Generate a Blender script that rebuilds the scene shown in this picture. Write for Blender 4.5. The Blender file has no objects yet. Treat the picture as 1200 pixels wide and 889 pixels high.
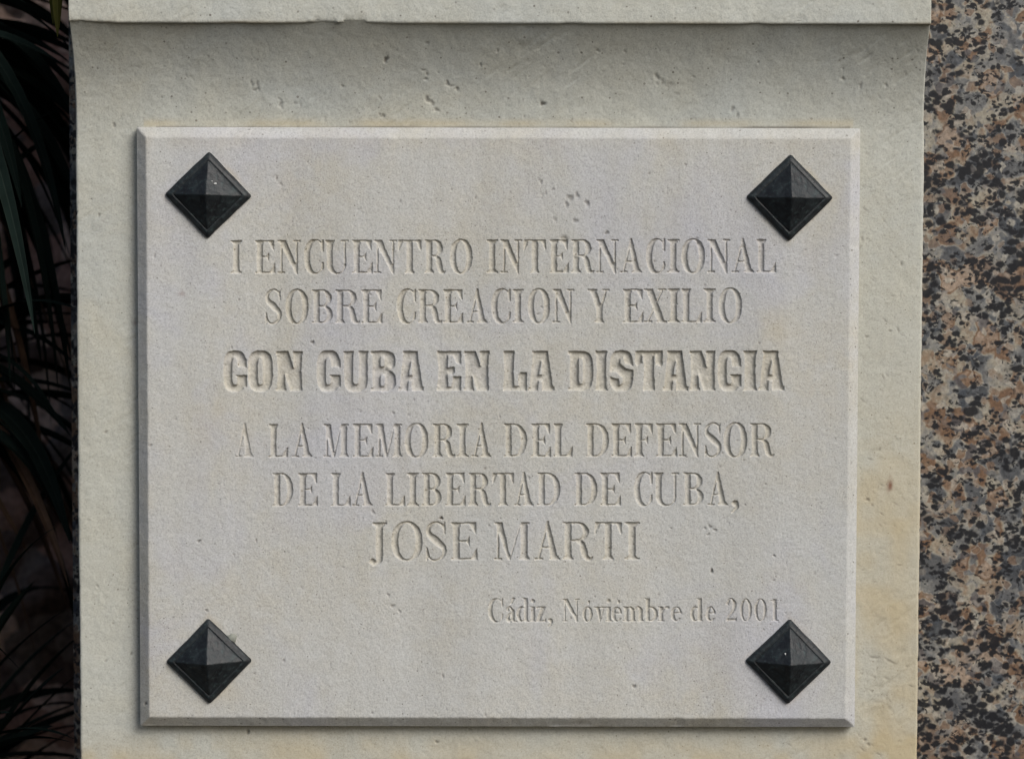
import bpy, math, random
import numpy as np
from mathutils import Matrix, Vector

# ------------------------------------------------------------------ camera
scene = bpy.context.scene
PITCH, ROLL = 0.0577378, 0.0020268
cam_d = bpy.data.cameras.new("camera")
cam = bpy.data.objects.new("camera", cam_d)
scene.collection.objects.link(cam)
scene.camera = cam
cam_d.sensor_width = 36.0
cam_d.lens = 92.0
cam_d.clip_start, cam_d.clip_end = 0.1, 200.0
cp, sp, cr, sr = math.cos(PITCH), math.sin(PITCH), math.cos(ROLL), math.sin(ROLL)
_r, _u, _f = Vector((1, 0, 0)), Vector((0, sp, cp)), Vector((0, cp, -sp))
_x, _y = cr * _r + sr * _u, cr * _u - sr * _r
cam.matrix_world = Matrix(((_x.x, _y.x, -_f.x, 0.011516), (_x.y, _y.y, -_f.y, -2.188952),
                           (_x.z, _y.z, -_f.z, 0.167268), (0, 0, 0, 1)))
cam_d.dof.use_dof = True
cam_d.dof.focus_distance = 2.18
cam_d.dof.aperture_fstop = 4.8

# ------------------------------------------------------------------- light
SUN_AZ, SUN_EL = 38.0, 36.0          # degrees: to the right of straight in front of the wall, above the horizon
world = bpy.data.worlds.new("World")
scene.world = world
world.use_nodes = True
wn = world.node_tree
bg = wn.nodes["Background"]
sky = wn.nodes.new("ShaderNodeTexSky")
sky.sky_type = 'NISHITA'
sky.sun_disc = False
sky.sun_elevation = math.radians(SUN_EL)
sky.sun_rotation = math.radians(180.0 - SUN_AZ)
sky.air_density, sky.dust_density, sky.ozone_density = 1.0, 3.0, 1.0
wn.links.new(sky.outputs["Color"], bg.inputs["Color"])
bg.inputs["Strength"].default_value = 0.06
sun_d = bpy.data.lights.new("sun", 'SUN')
sun_d.energy = 1.5
sun_d.angle = math.radians(33.0)
sun_d.color = (1.0, 0.985, 0.965)
sun = bpy.data.objects.new("sun", sun_d)
scene.collection.objects.link(sun)
_d = Vector((math.sin(math.radians(SUN_AZ)) * math.cos(math.radians(SUN_EL)),
             -math.cos(math.radians(SUN_AZ)) * math.cos(math.radians(SUN_EL)),
             math.sin(math.radians(SUN_EL))))
sun.rotation_euler = _d.to_track_quat('Z', 'Y').to_euler()
sun.location = _d * 6
scene.view_settings.view_transform = 'Standard'
scene.view_settings.look = 'None'
scene.view_settings.exposure = 0.88
scene.view_settings.gamma = 1.0

# ----------------------------------------------------------------- helpers
COL = scene.collection
rng = np.random.default_rng(11)
random.seed(11)

def tag(o, label=None, cat=None, group=None, kind=None):
    if label: o["label"] = label
    if cat: o["category"] = cat
    if group: o["group"] = group
    if kind: o["kind"] = kind
    return o

def empty(name, loc):
    o = bpy.data.objects.new(name, None)
    o.empty_display_size = 0.05
    o.location = loc
    COL.objects.link(o)
    return o

def mesh_object(name, co, faces, mat, parent=None, smooth=True, attrs=None):
    """co: (n,3) local coordinates; faces: (m,4) int array or a list of tuples"""
    me = bpy.data.meshes.new(name)
    if isinstance(faces, np.ndarray):
        m, k = faces.shape
        me.vertices.add(len(co)); me.loops.add(m * k); me.polygons.add(m)
        me.vertices.foreach_set("co", np.ascontiguousarray(co, np.float32).ravel())
        me.loops.foreach_set("vertex_index", np.ascontiguousarray(faces, np.int32).ravel())
        me.polygons.foreach_set("loop_start", np.arange(0, m * k, k, dtype=np.int32))
        me.update(calc_edges=True)
    else:
        me.from_pydata([tuple(c) for c in co], [], faces)
    me.polygons.foreach_set("use_smooth", np.full(len(me.polygons), smooth))
    for an, av in (attrs or {}).items():
        if av.ndim == 1:
            a = me.attributes.new(an, 'FLOAT', 'POINT')
            a.data.foreach_set("value", np.ascontiguousarray(av, np.float32))
        else:
            a = me.attributes.new(an, 'FLOAT_COLOR', 'POINT')
            a.data.foreach_set("color", np.ascontiguousarray(np.c_[av, np.ones(len(av))], np.float32).ravel())
    me.materials.append(mat)
    o = bpy.data.objects.new(name, me)
    COL.objects.link(o)
    if parent: o.parent = parent
    return o

_TAB = np.random.default_rng(5).random((256, 256)).astype(np.float32)
def vnoise(x, y, s, seed=0):
    """smooth value noise, -1..1, feature size s"""
    x = x / s + seed * 17.31; y = y / s + seed * 7.77
    i, j = np.floor(x).astype(int), np.floor(y).astype(int)
    a, b = x - i, y - j
    a = a * a * a * (a * (a * 6 - 15) + 10); b = b * b * b * (b * (b * 6 - 15) + 10)
    t = lambda p, q: _TAB[p & 255, q & 255]
    return 2 * (t(i, j)*(1-a)*(1-b) + t(i+1, j)*a*(1-b) + t(i, j+1)*(1-a)*b + t(i+1, j+1)*a*b) - 1

def grid_faces(nu, nv):
    i = np.arange(nu - 1)[:, None]; j = np.arange(nv - 1)[None]
    a = (i * nv + j).ravel()
    return np.stack([a, a + nv, a + nv + 1, a + 1], 1)

def sstep(a, b, x):
    t = np.clip((x - a) / (b - a), 0, 1)
    return t * t * (3 - 2 * t)

# plaque's face (metres) -> photograph (pixels): where the letters were measured
PLAQUE_MAP = np.array([[1408.67197, -13.0539635, 583.658795],
                       [2.85509851, -1418.10704, 503.226595],
                       [0.0, -0.0265071739, 1.0]])
PX_INV = np.linalg.inv(PLAQUE_MAP)
def to_px(x, z):
    w = PLAQUE_MAP[2, 1] * z + 1
    return ((PLAQUE_MAP[0, 0]*x + PLAQUE_MAP[0, 1]*z + PLAQUE_MAP[0, 2]) / w,
            (PLAQUE_MAP[1, 0]*x + PLAQUE_MAP[1, 1]*z + PLAQUE_MAP[1, 2]) / w)
def from_px(px, py):
    v = PX_INV @ np.array([px, py, 1.0])
    return v[0] / v[2], v[1] / v[2]

# --------------------------------------------------------------- materials
class NT:
    def __init__(self, name):
        self.m = bpy.data.materials.new(name)
        self.m.use_nodes = True
        self.t = self.m.node_tree
        self.b = self.t.nodes["Principled BSDF"]
        self.co = self.n("ShaderNodeTexCoord").outputs["Object"]
    def n(self, kind, **kw):
        nd = self.t.nodes.new(kind)
        for k, v in kw.items():
            setattr(nd, k, v)
        return nd
    def link(self, a, b): self.t.links.new(a, b)
    def noise(self, scale, detail=4, rough=.55, vec=None, dist=0.0):
        nd = self.n("ShaderNodeTexNoise")
        nd.inputs["Scale"].default_value = scale
        nd.inputs["Detail"].default_value = detail
        nd.inputs["Roughness"].default_value = rough
        nd.inputs["Distortion"].default_value = dist
        self.link(vec or self.co, nd.inputs["Vector"])
        return nd
    def voro(self, scale, vec=None, feature='F1', rnd=1.0):
        nd = self.n("ShaderNodeTexVoronoi", feature=feature)
        nd.inputs["Scale"].default_value = scale
        nd.inputs["Randomness"].default_value = rnd
        self.link(vec or self.co, nd.inputs["Vector"])
        return nd
    def ramp(self, src, stops, interp='LINEAR'):
        nd = self.n("ShaderNodeValToRGB")
        nd.color_ramp.interpolation = interp
        els = nd.color_ramp.elements
        while len(els) < len(stops): els.new(0.5)
        for e, (p, c) in zip(els, stops):
            e.position = p
            e.color = (*c, 1) if not isinstance(c, (int, float)) else (c, c, c, 1)
        self.link(src, nd.inputs["Fac"])
        return nd.outputs["Color"]
    def mix(self, fac, a, b, mode='MIX'):
        nd = self.n("ShaderNodeMix", data_type='RGBA', blend_type=mode)
        for i, v in ((0, fac), (6, a), (7, b)):
            s = nd.inputs[i]
            if hasattr(v, "is_output"): self.link(v, s)
            elif i == 0: s.default_value = v
            else: s.default_value = (*v, 1) if not isinstance(v, (int, float)) else (v, v, v, 1)
        return nd.outputs[2]
    def math(self, op, a, b=0.0, clamp=False):
        nd = self.n("ShaderNodeMath", operation=op, use_clamp=clamp)
        for s, v in ((nd.inputs[0], a), (nd.inputs[1], b)):
            if hasattr(v, "is_output"): self.link(v, s)
            else: s.default_value = v
        return nd.outputs[0]
    def attr(self, name, out="Fac"):
        nd = self.n("ShaderNodeAttribute", attribute_name=name)
        return nd.outputs[out]
    def sep(self, col):
        nd = self.n("ShaderNodeSeparateColor")
        self.link(col, nd.inputs[0])
        return nd.outputs
    def bump(self, h, dist, strength=1.0, prev=None):
        nd = self.n("ShaderNodeBump")
        nd.inputs["Strength"].default_value = strength
        nd.inputs["Distance"].default_value = dist
        self.link(h, nd.inputs["Height"])
        if prev is not None: self.link(prev, nd.inputs["Normal"])
        return nd.outputs["Normal"]
    def done(self, color, rough=.85, normal=None, spec=.3, metal=0.0):
        for k, v in (("Base Color", color), ("Roughness", rough), ("Metallic", metal), ("Specular IOR Level", spec)):
            s = self.b.inputs[k]
            if hasattr(v, "is_output"): self.link(v, s)
            else: s.default_value = (*v, 1) if isinstance(v, tuple) else v
        if normal is not None: self.link(normal, self.b.inputs["Normal"])
        return self.m

def limestone(name, base, warm, pale, cool, grain, speck):
    t = NT(name)
    big = t.noise(9, 5, .6)
    mid = t.noise(55, 4, .6)
    fine = t.noise(620, 3, .7)
    c = t.mix(t.ramp(big.outputs["Fac"], [(.34, 0), (.68, 1)]), base, warm)
    c = t.mix(t.ramp(mid.outputs["Fac"], [(.42, 0), (.72, .8)]), c, pale)
    tint = t.noise(6.5, 4, .6, None, .6)              # faint lilac and buff clouds in the bedding
    c = t.mix(t.ramp(tint.outputs["Fac"], [(.50, 0), (.70, .8)]), c, cool)
    streak = t.n("ShaderNodeMapping")
    streak.inputs["Scale"].default_value = (26, 26, 3.2)
    t.link(t.co, streak.inputs["Vector"])
    sk = t.noise(1.0, 4, .6, streak.outputs[0])
    c = t.mix(1.0, c, t.ramp(sk.outputs["Fac"], [(.3, .93), (.7, 1.05)]), 'MULTIPLY')
    c = t.mix(1.0, c, t.ramp(fine.outputs["Fac"], [(.28, 1 - grain), (.5, 1.0), (.72, 1 + grain*.5)]), 'MULTIPLY')
    v = t.noise(1050, 2, .6)                          # fine dark grains, in loose drifts
    drift = t.ramp(big.outputs["Fac"], [(.35, .3), (.7, 1.0)])
    dots = t.math('MULTIPLY', t.ramp(v.outputs["Fac"], [(.60, 0), (.70, 1)]), drift)
    c = t.mix(t.math('MULTIPLY', dots, speck), c, (.14, .13, .115))
    dv = t.voro(250)                                  # a few crisp dark specks
    dk = t.sep(dv.outputs["Color"])
    sp = t.math('MULTIPLY', t.math('LESS_THAN', dv.outputs["Distance"], t.math('MULTIPLY', dk[1], .26)), t.math('LESS_THAN', dk[0], .35))
    c = t.mix(t.math('MULTIPLY', sp, t.math('MULTIPLY', dk[2], .8)), c, (.11, .10, .085))
    st = t.sep(t.attr("stain", "Color"))
    c = t.mix(st[0], c, (.42, .345, .205))              # ochre rust bloom
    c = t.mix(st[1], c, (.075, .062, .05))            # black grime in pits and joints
    c = t.mix(st[2], c, (.15, .055, .032))             # rust-brown spot
    n = t.bump(fine.outputs["Fac"], .0006, .48)
    n = t.bump(dots, -.0003, .5, n)
    return t.done(c, .9, n, .2)

M_PLAQUE = limestone("plaque limestone", (.430, .437, .426), (.432, .420, .372), (.452, .460, .449), (.412, .420, .460), .25, .85)
M_WALL = limestone("pedestal limestone", (.416, .426, .386), (.422, .418, .360), (.432, .443, .405), (.402, .424, .408), .22, .5)

def granite():
    t = NT("polished granite")
    w = t.noise(60, 3, .6)
    wv = t.n("ShaderNodeVectorMath", operation='MULTIPLY_ADD')
    wv.inputs[1].default_value = (.010, .010, .010)
    t.link(w.outputs["Color"], wv.inputs[0]); t.link(t.co, wv.inputs[2])
    vec = wv.outputs[0]
    soft = t.noise(170, 4, .7)
    def cells(scale, sm):
        v = t.voro(scale, vec, 'SMOOTH_F1')
        v.inputs["Smoothness"].default_value = sm
        return v
    a = cells(60, .35)
    k = t.sep(a.outputs["Color"])
    zone = t.noise(12, 3, .6)
    sel = t.math('ADD', k[0], t.math('MULTIPLY', t.math('SUBTRACT', zone.outputs["Fac"], .50), 1.1))
    sel = t.math('ADD', sel, t.math('MULTIPLY', t.math('SUBTRACT', soft.outputs["Fac"], .5), .45), clamp=True)
    c = t.ramp(sel, [(.05, (.042, .046, .052)), (.20, (.085, .088, .092)), (.33, (.165, .165, .158)), (.48, (.25, .23, .185)),
                     (.62, (.185, .135, .095)), (.74, (.12, .070, .042)), (.86, (.15, .098, .065)), (.96, (.25, .195, .15))])
    b = cells(150, .4)                                # smaller quartz and feldspar grains break the big ones up
    kb = t.sep(b.outputs["Color"])
    sb = t.math('ADD', kb[1], t.math('MULTIPLY', t.math('SUBTRACT', soft.outputs["Fac"], .5), .4), clamp=True)
    c = t.mix(t.math('MULTIPLY', t.ramp(kb[0], [(.42, 0), (.60, 1)]), .75), c,
              t.ramp(sb, [(.1, (.04, .048, .06)), (.35, (.12, .125, .13)), (.6, (.33, .31, .265)), (.8, (.15, .10, .068))]))
    f = t.noise(330, 3, .7)
    c = t.mix(1.0, c, t.ramp(f.outputs["Fac"], [(.3, .62), (.7, 1.4)]), 'MULTIPLY')
    haze = t.noise(22, 4, .6)
    c = t.mix(t.ramp(haze.outputs["Fac"], [(.52, 0), (.72, .45)]), c, (.070, .073, .080))
    st = t.n("ShaderNodeMapping")                     # black mica flakes, in loose slanting clusters
    st.inputs["Rotation"].default_value = (0, math.radians(-35), 0)
    st.inputs["Scale"].default_value = (.88, 1, 1.15)
    t.link(vec, st.inputs["Vector"])
    for sc, hi in ((140, .92), (240, .8)):
        d = t.voro(sc, st.outputs[0])
        kd = t.sep(d.outputs["Color"])
        clus = t.noise(33 if sc < 200 else 50, 4, .7, st.outputs[0])
        th = t.ramp(clus.outputs["Fac"], [(.46, .03), (.58, hi)])
        core = t.math('ADD', d.outputs["Distance"], t.math('MULTIPLY', t.math('SUBTRACT', soft.outputs["Fac"], .5), .5))
        mica = t.math('MULTIPLY', t.math('LESS_THAN', kd[2], th), t.ramp(core, [(.45, 1), (.66, 0)]))
        c = t.mix(t.math('MULTIPLY', mica, .97), c, (.006, .007, .010))
    return t.done(c, .5, t.bump(f.outputs["Fac"], .0004, .3), .25)
M_GRANITE = granite()

def bronze():
    t = NT("dark patinated bronze")
    a = t.noise(70, 5, .65)
    b = t.noise(300, 3, .6)
    c = t.mix(t.ramp(a.outputs["Fac"], [(.38, 0), (.7, 1)]), (.0065, .0078, .0095), (.017, .024, .027))
    c = t.mix(t.ramp(b.outputs["Fac"], [(.56, 0), (.74, .8)]), c, (.030, .046, .047))
    n = t.bump(a.outputs["Fac"], .0018, .7)
    n = t.bump(b.outputs["Fac"], .0005, .6, n)
    return t.done(c, t.ramp(a.outputs["Fac"], [(.3, .42), (.7, .58)]), n, .34, .0)
M_BRONZE = bronze()

def plain(name, color, rough=.8, var=.25, scale=60):
    t = NT(name)
    a = t.noise(scale, 4, .6)
    c = t.mix(1.0, color, t.ramp(a.outputs["Fac"], [(.3, 1 - var), (.7, 1 + var)]), 'MULTIPLY')
    return t.done(c, rough, t.bump(a.outputs["Fac"], .001, .4), .3)
M_FLECK = plain("white paint fleck", (.45, .46, .45), .6)
M_PUTTY = plain("grey green putty", (.22, .23, .20), .8)
M_STEM = plain("leaf scarred stem", (.030, .022, .016), .9, .5, 90)
M_DRY = plain("dry leaf", (.075, .043, .026), .8, .4, 40)

def leaf(name, body, rib):
    t = NT(name)
    a = t.noise(26, 3, .6)
    c = t.mix(1.0, body, t.ramp(a.outputs["Fac"], [(.3, .65), (.7, 1.35)]), 'MULTIPLY')
    c = t.mix(t.math('MULTIPLY', t.attr("rib"), .8), c, rib)
    return t.done(c, .65, None, .0)
M_LEAF = leaf("dark strap leaf", (.006, .0105, .0092), (.018, .025, .021))
M_YELLOW = leaf("yellowing leaf", (.055, .055, .014), (.09, .085, .03))

def soil():
    t = NT("dark earth and stones")
    w = t.noise(18, 3, .6)
    wv = t.n("ShaderNodeVectorMath", operation='MULTIPLY_ADD')
    wv.inputs[1].default_value = (.05, .05, .05)
    t.link(w.outputs["Color"], wv.inputs[0]); t.link(t.co, wv.inputs[2])
    v = t.voro(17, wv.outputs[0])
    k = t.sep(v.outputs["Color"])
    c = t.ramp(k[0], [(0, (.11, .075, .062)), (.35, (.29, .17, .13)), (.6, (.48, .34, .27)), (.8, (.16, .125, .11))], 'CONSTANT')
    f = t.noise(120, 4, .6)
    c = t.mix(1.0, c, t.ramp(f.outputs["Fac"], [(.3, .55), (.7, 1.4)]), 'MULTIPLY')
    n = t.bump(v.outputs["Distance"], -.03, .8)
    return t.done(c, .95, t.bump(f.outputs["Fac"], .004, .6, n), .15)
M_SOIL = soil()
# ---------------------------------------------------------------- lettering
# Every letter is drawn in units of its cap height (x 0..w, y 0..1) as a
# boolean field on a small raster, turned into a distance-to-edge field, and
# carved into the plaque's height field.
GN = 130                     # raster samples per cap height
GB, GT, GS = 0.34, 0.26, 0.10   # raster margin below, above, beside

def gR(X, Y, x0, x1, y0, y1):
    return (X >= x0) & (X <= x1) & (Y >= y0) & (Y <= y1)

def gP(X, Y, pts):
    inside = np.zeros(X.shape, bool)
    n = len(pts)
    for i in range(n):
        xa, ya = pts[i]
        xb, yb = pts[(i + 1) % n]
        if ya == yb:
            continue
        c = ((ya > Y) != (yb > Y)) & (X < (xb - xa) * (Y - ya) / (yb - ya) + xa)
        inside ^= c
    return inside

def gE(X, Y, cx, cy, rx, ry, p=2.0):
    return np.abs((X - cx) / rx) ** p + np.abs((Y - cy) / ry) ** p <= 1

def gS(X, Y, pts, ws):
    """a stroke: Catmull-Rom through pts with a thickness at each point"""
    P = [pts[0]] + list(pts) + [pts[-1]]
    W = [ws[0]] + list(ws) + [ws[-1]]
    m = np.zeros(X.shape, bool)
    for i in range(1, len(P) - 2):
        for t in np.linspace(0, 1, 14):
            a = [(-t + 2*t*t - t**3) / 2, (2 - 5*t*t + 3*t**3) / 2, (t + 4*t*t - 3*t**3) / 2, (-t*t + t**3) / 2]
            x = sum(a[k] * P[i - 1 + k][0] for k in range(4))
            y = sum(a[k] * P[i - 1 + k][1] for k in range(4))
            r = (W[i] * (1 - t) + W[i + 1] * t) / 2
            m |= (X - x) ** 2 + (Y - y) ** 2 <= r * r
    return m

def roman(ch, w, X, Y):
    """condensed modern capitals: heavy stems, hairline serifs"""
    S, H, o = 0.18, 0.062, 0.05
    R = lambda *a: gR(X, Y, *a)
    P = lambda *a: gP(X, Y, a)
    E = lambda *a: gE(X, Y, *a)
    def foot(x0, x1): return R(x0, x1, 0, H) | P((x0, 0), (x1, 0), ((x0 + x1)/2 + S*.55, H*2.0), ((x0 + x1)/2 - S*.55, H*2.0))
    def head(x0, x1): return R(x0, x1, 1 - H, 1) | P((x0, 1), (x1, 1), ((x0 + x1)/2 + S*.55, 1 - H*2.0), ((x0 + x1)/2 - S*.55, 1 - H*2.0))
    st = lambda x, y0=0, y1=1: R(x, x + S, y0, y1)
    hs = lambda x, y0=0, y1=1: R(x, x + H, y0, y1)
    thin_foot = lambda x0, x1: R(x0, x1, 0, H)
    thin_head = lambda x0, x1: R(x0, x1, 1 - H, 1)
    if ch == 'I':
        return st(w/2 - S/2) | foot(0, w) | head(0, w)
    if ch in 'EFL':
        m = st(o) | head(0, S + 2*o)
        if ch in 'EF':
            xe = w * .95
            m |= R(0, xe, 1 - H, 1) | P((xe, 1), (xe, .67), (xe - .05, .72), (xe - .17, 1 - H), (xe - .17, 1))
            xm = w * .70
            m |= R(o, xm, .5 - H/2, .5 + H/2) | P((xm, .34), (xm, .66), (xm - .035, .60), (xm - .10, .5), (xm - .035, .40))
        if ch in 'EL':
            m |= R(0, w, 0, H) | P((w, 0), (w, .34), (w - .05, .28), (w - .17, H), (w - .17, 0))
        else:
            m |= foot(0, S + 2*o)
        return m
    if ch == 'T':
        m = st(w/2 - S/2) | foot(w/2 - S/2 - o, w/2 + S/2 + o) | R(0, w, 1 - H, 1)
        for s in (0, 1):
            f = (lambda x: x) if s == 0 else (lambda x: w - x)
            m |= P((f(0), 1), (f(0), .66), (f(.045), .70), (f(.15), 1 - H), (f(.15), 1))
        return m
    if ch == 'N':
        xr = w - o - H - .03
        m = hs(o + .03) | thin_foot(0, 2*o + H + .06) | thin_head(0, .12) | hs(xr) | thin_head(xr - .08, w)
        return m | P((.03, 1), (.03 + S*1.15, 1), (xr + H, .17), (xr + H, -.02), (xr + H - .05, -.02), (.03, .98))
    if ch == 'M':
        xl, xr, b = o + .025, w - o - S, (w - S) * .52
        m = hs(xl) | thin_foot(0, 2*o + H + .05) | thin_head(0, .1) | st(xr) | foot(xr - o, w) | thin_head(xr, w)
        m |= P((.03, 1), (.03 + S*1.05, 1), (b + .05, .0), (b - .03, 0))
        return m | P((b - .01, 0), (b + .045, .02), (xr + .03, 1), (xr - .01, .97))
    if ch == 'A':
        ax = .47 * w
        rb = w - o
        m = P((.10*w, 0), (.10*w + H, 0), (ax + .045, .93), (ax, 1.02))
        m |= P((ax - .035, .93), (ax, 1.03), (ax + .05, 1.03), (rb, 0), (rb - S*1.1, 0))
        m |= R(.24*w, .70*w, .30, .30 + H)
        return m | thin_foot(0, .34*w) | foot(rb - S*1.1 - o, w)
    if ch == 'X':
        m = P((o, 1), (o + S*1.15, 1), (w - o, 0), (w - o - S*1.15, 0))
        m |= P((o + .02, 0), (o + .02 + H, 0), (w - o - .03, 1), (w - o - .03 - H, 1))
        return m | thin_head(0, S + 2*o) | thin_head(w*.60, w*.98) | thin_foot(0, w*.36) | thin_foot(w - S - 2*o - .03, w)
    if ch == 'Y':
        c = w/2
        m = R(c - S/2 + .02, c + S/2 + .02, 0, .46) | foot(c - S/2 - o + .02, c + S/2 + o + .02)
        m |= P((.05, 1), (.05 + S*1.1, 1), (c + S/2 + .02, .42), (c - S/2 + .02, .42))
        m |= P((c + S/2 - .06, .44), (c + S/2 + .02, .46), (w - .06, 1), (w - .06 - H, 1))
        return m | thin_head(0, S + 2*o) | thin_head(w*.64, w)
    if ch == 'O':
        return E(w/2, .5, w/2, .53, 2.25) & ~E(w/2, .5, w/2 - S, .53 - H, 2.0)
    if ch == 'C':
        m = E(w*.54, .5, w*.54, .53, 2.2) & ~E(w*.54 + (S - H)/2, .5, w*.54 - (S + H)/2, .53 - H, 2.0)
        m &= ~((X > w*.58) & (Y > .27) & (Y < .72))
        m &= X < w
        m |= P((w - .055, .64), (w, .64), (w, 1.02), (w - .045, 1.02), (w - .10, .90))
        return m | P((w - .055, .34), (w, .34), (w - .01, .12), (w - .12, .03), (w - .09, .14))
    if ch == 'D':
        cx = w * .45
        out = R(o, cx, 0, 1) | (gE(X, Y, cx, .5, w - cx, .5, 2.1) & (X >= cx - .01))
        inn = R(o + S, cx, H, 1 - H) | (gE(X, Y, cx, .5, w - cx - S, .5 - H, 2.0) & (X >= cx - .01))
        return (out & ~inn) | R(0, cx, 0, H) | R(0, cx, 1 - H, 1)
    if ch in 'BR':
        cx = w * .52
        ub = w * .95 if ch == 'B' else w * .90
        yb = .49
        out = R(o, cx, yb, 1) | (gE(X, Y, cx, (1 + yb)/2, ub - cx, (1 - yb)/2) & (X >= cx - .01))
        inn = R(o + S, cx, yb + H, 1 - H) | (gE(X, Y, cx, (1 + yb)/2, ub - cx - S*.95, (1 - yb)/2 - H) & (X >= cx - .01))
        m = st(o) | (out & ~inn) | R(0, cx, 1 - H, 1)
        if ch == 'B':
            yt = .54
            out = R(o, cx, 0, yt) | (gE(X, Y, cx, yt/2, w - cx, yt/2) & (X >= cx - .01))
            inn = R(o + S, cx, H, yt - H) | (gE(X, Y, cx, yt/2, w - cx - S, yt/2 - H) & (X >= cx - .01))
            return m | (out & ~inn) | R(0, cx, 0, H)
        m |= foot(0, S + 2*o)
        return m | gS(X, Y, [(.50*w, .50), (.66*w, .43), (.72*w, .27), (.79*w, .09), (.93*w, .025), (w, .07)], [H, S*.8, S, S*.85, H*1.3, H*.8])
    if ch == 'S':
        m = gS(X, Y, [(.90*w, .80), (.76*w, .95), (.46*w, 1.0), (.17*w, .88), (.16*w, .70), (.50*w, .52), (.84*w, .34), (.84*w, .14), (.52*w, .0), (.22*w, .05), (.08*w, .22)],
               [H, H, H*1.1, S*.55, S*.75, S*1.15, S*.8, S*.55, H*1.1, H, H])
        return m | P((.86*w, .68), (.93*w, .68), (.93*w, 1.02), (.88*w, 1.02), (.80*w, .9)) | P((.02*w, -.02), (.08*w, -.02), (.18*w, .1), (.10*w, .34), (.03*w, .34))
    if ch == 'U':
        xr = w - o - H - .03
        m = R(o, o + S, .25, 1) | head(0, S + 2*o) | R(xr, xr + H, .25, 1) | R(xr - .09, w, 1 - H, 1)
        c, r = (o + xr + H)/2, (xr + H - o)/2
        ring = gE(X, Y, c, .27, r, .295) & ~gE(X, Y, c + (S - H)/2, .27, r - (S + H)/2, .295 - H)
        return m | (ring & (Y <= .27))
    if ch == 'J':
        xs = w - o - S - .05
        m = R(xs, xs + S, .10, 1) | head(xs - o - .04, w)
        m |= gS(X, Y, [(xs + S*.5, .2), (xs + S*.45, .0), (xs - .02, -.11), (.10, -.10)], [S, S*.9, H*1.3, H])
        return m | gE(X, Y, .10, -.03, .085, .085)
    if ch == ',':
        return gE(X, Y, .11, .07, .10, .10) | gS(X, Y, [(.15, .08), (.16, -.05), (.04, -.20)], [.14, .12, .08])
    raise KeyError(ch)

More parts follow.
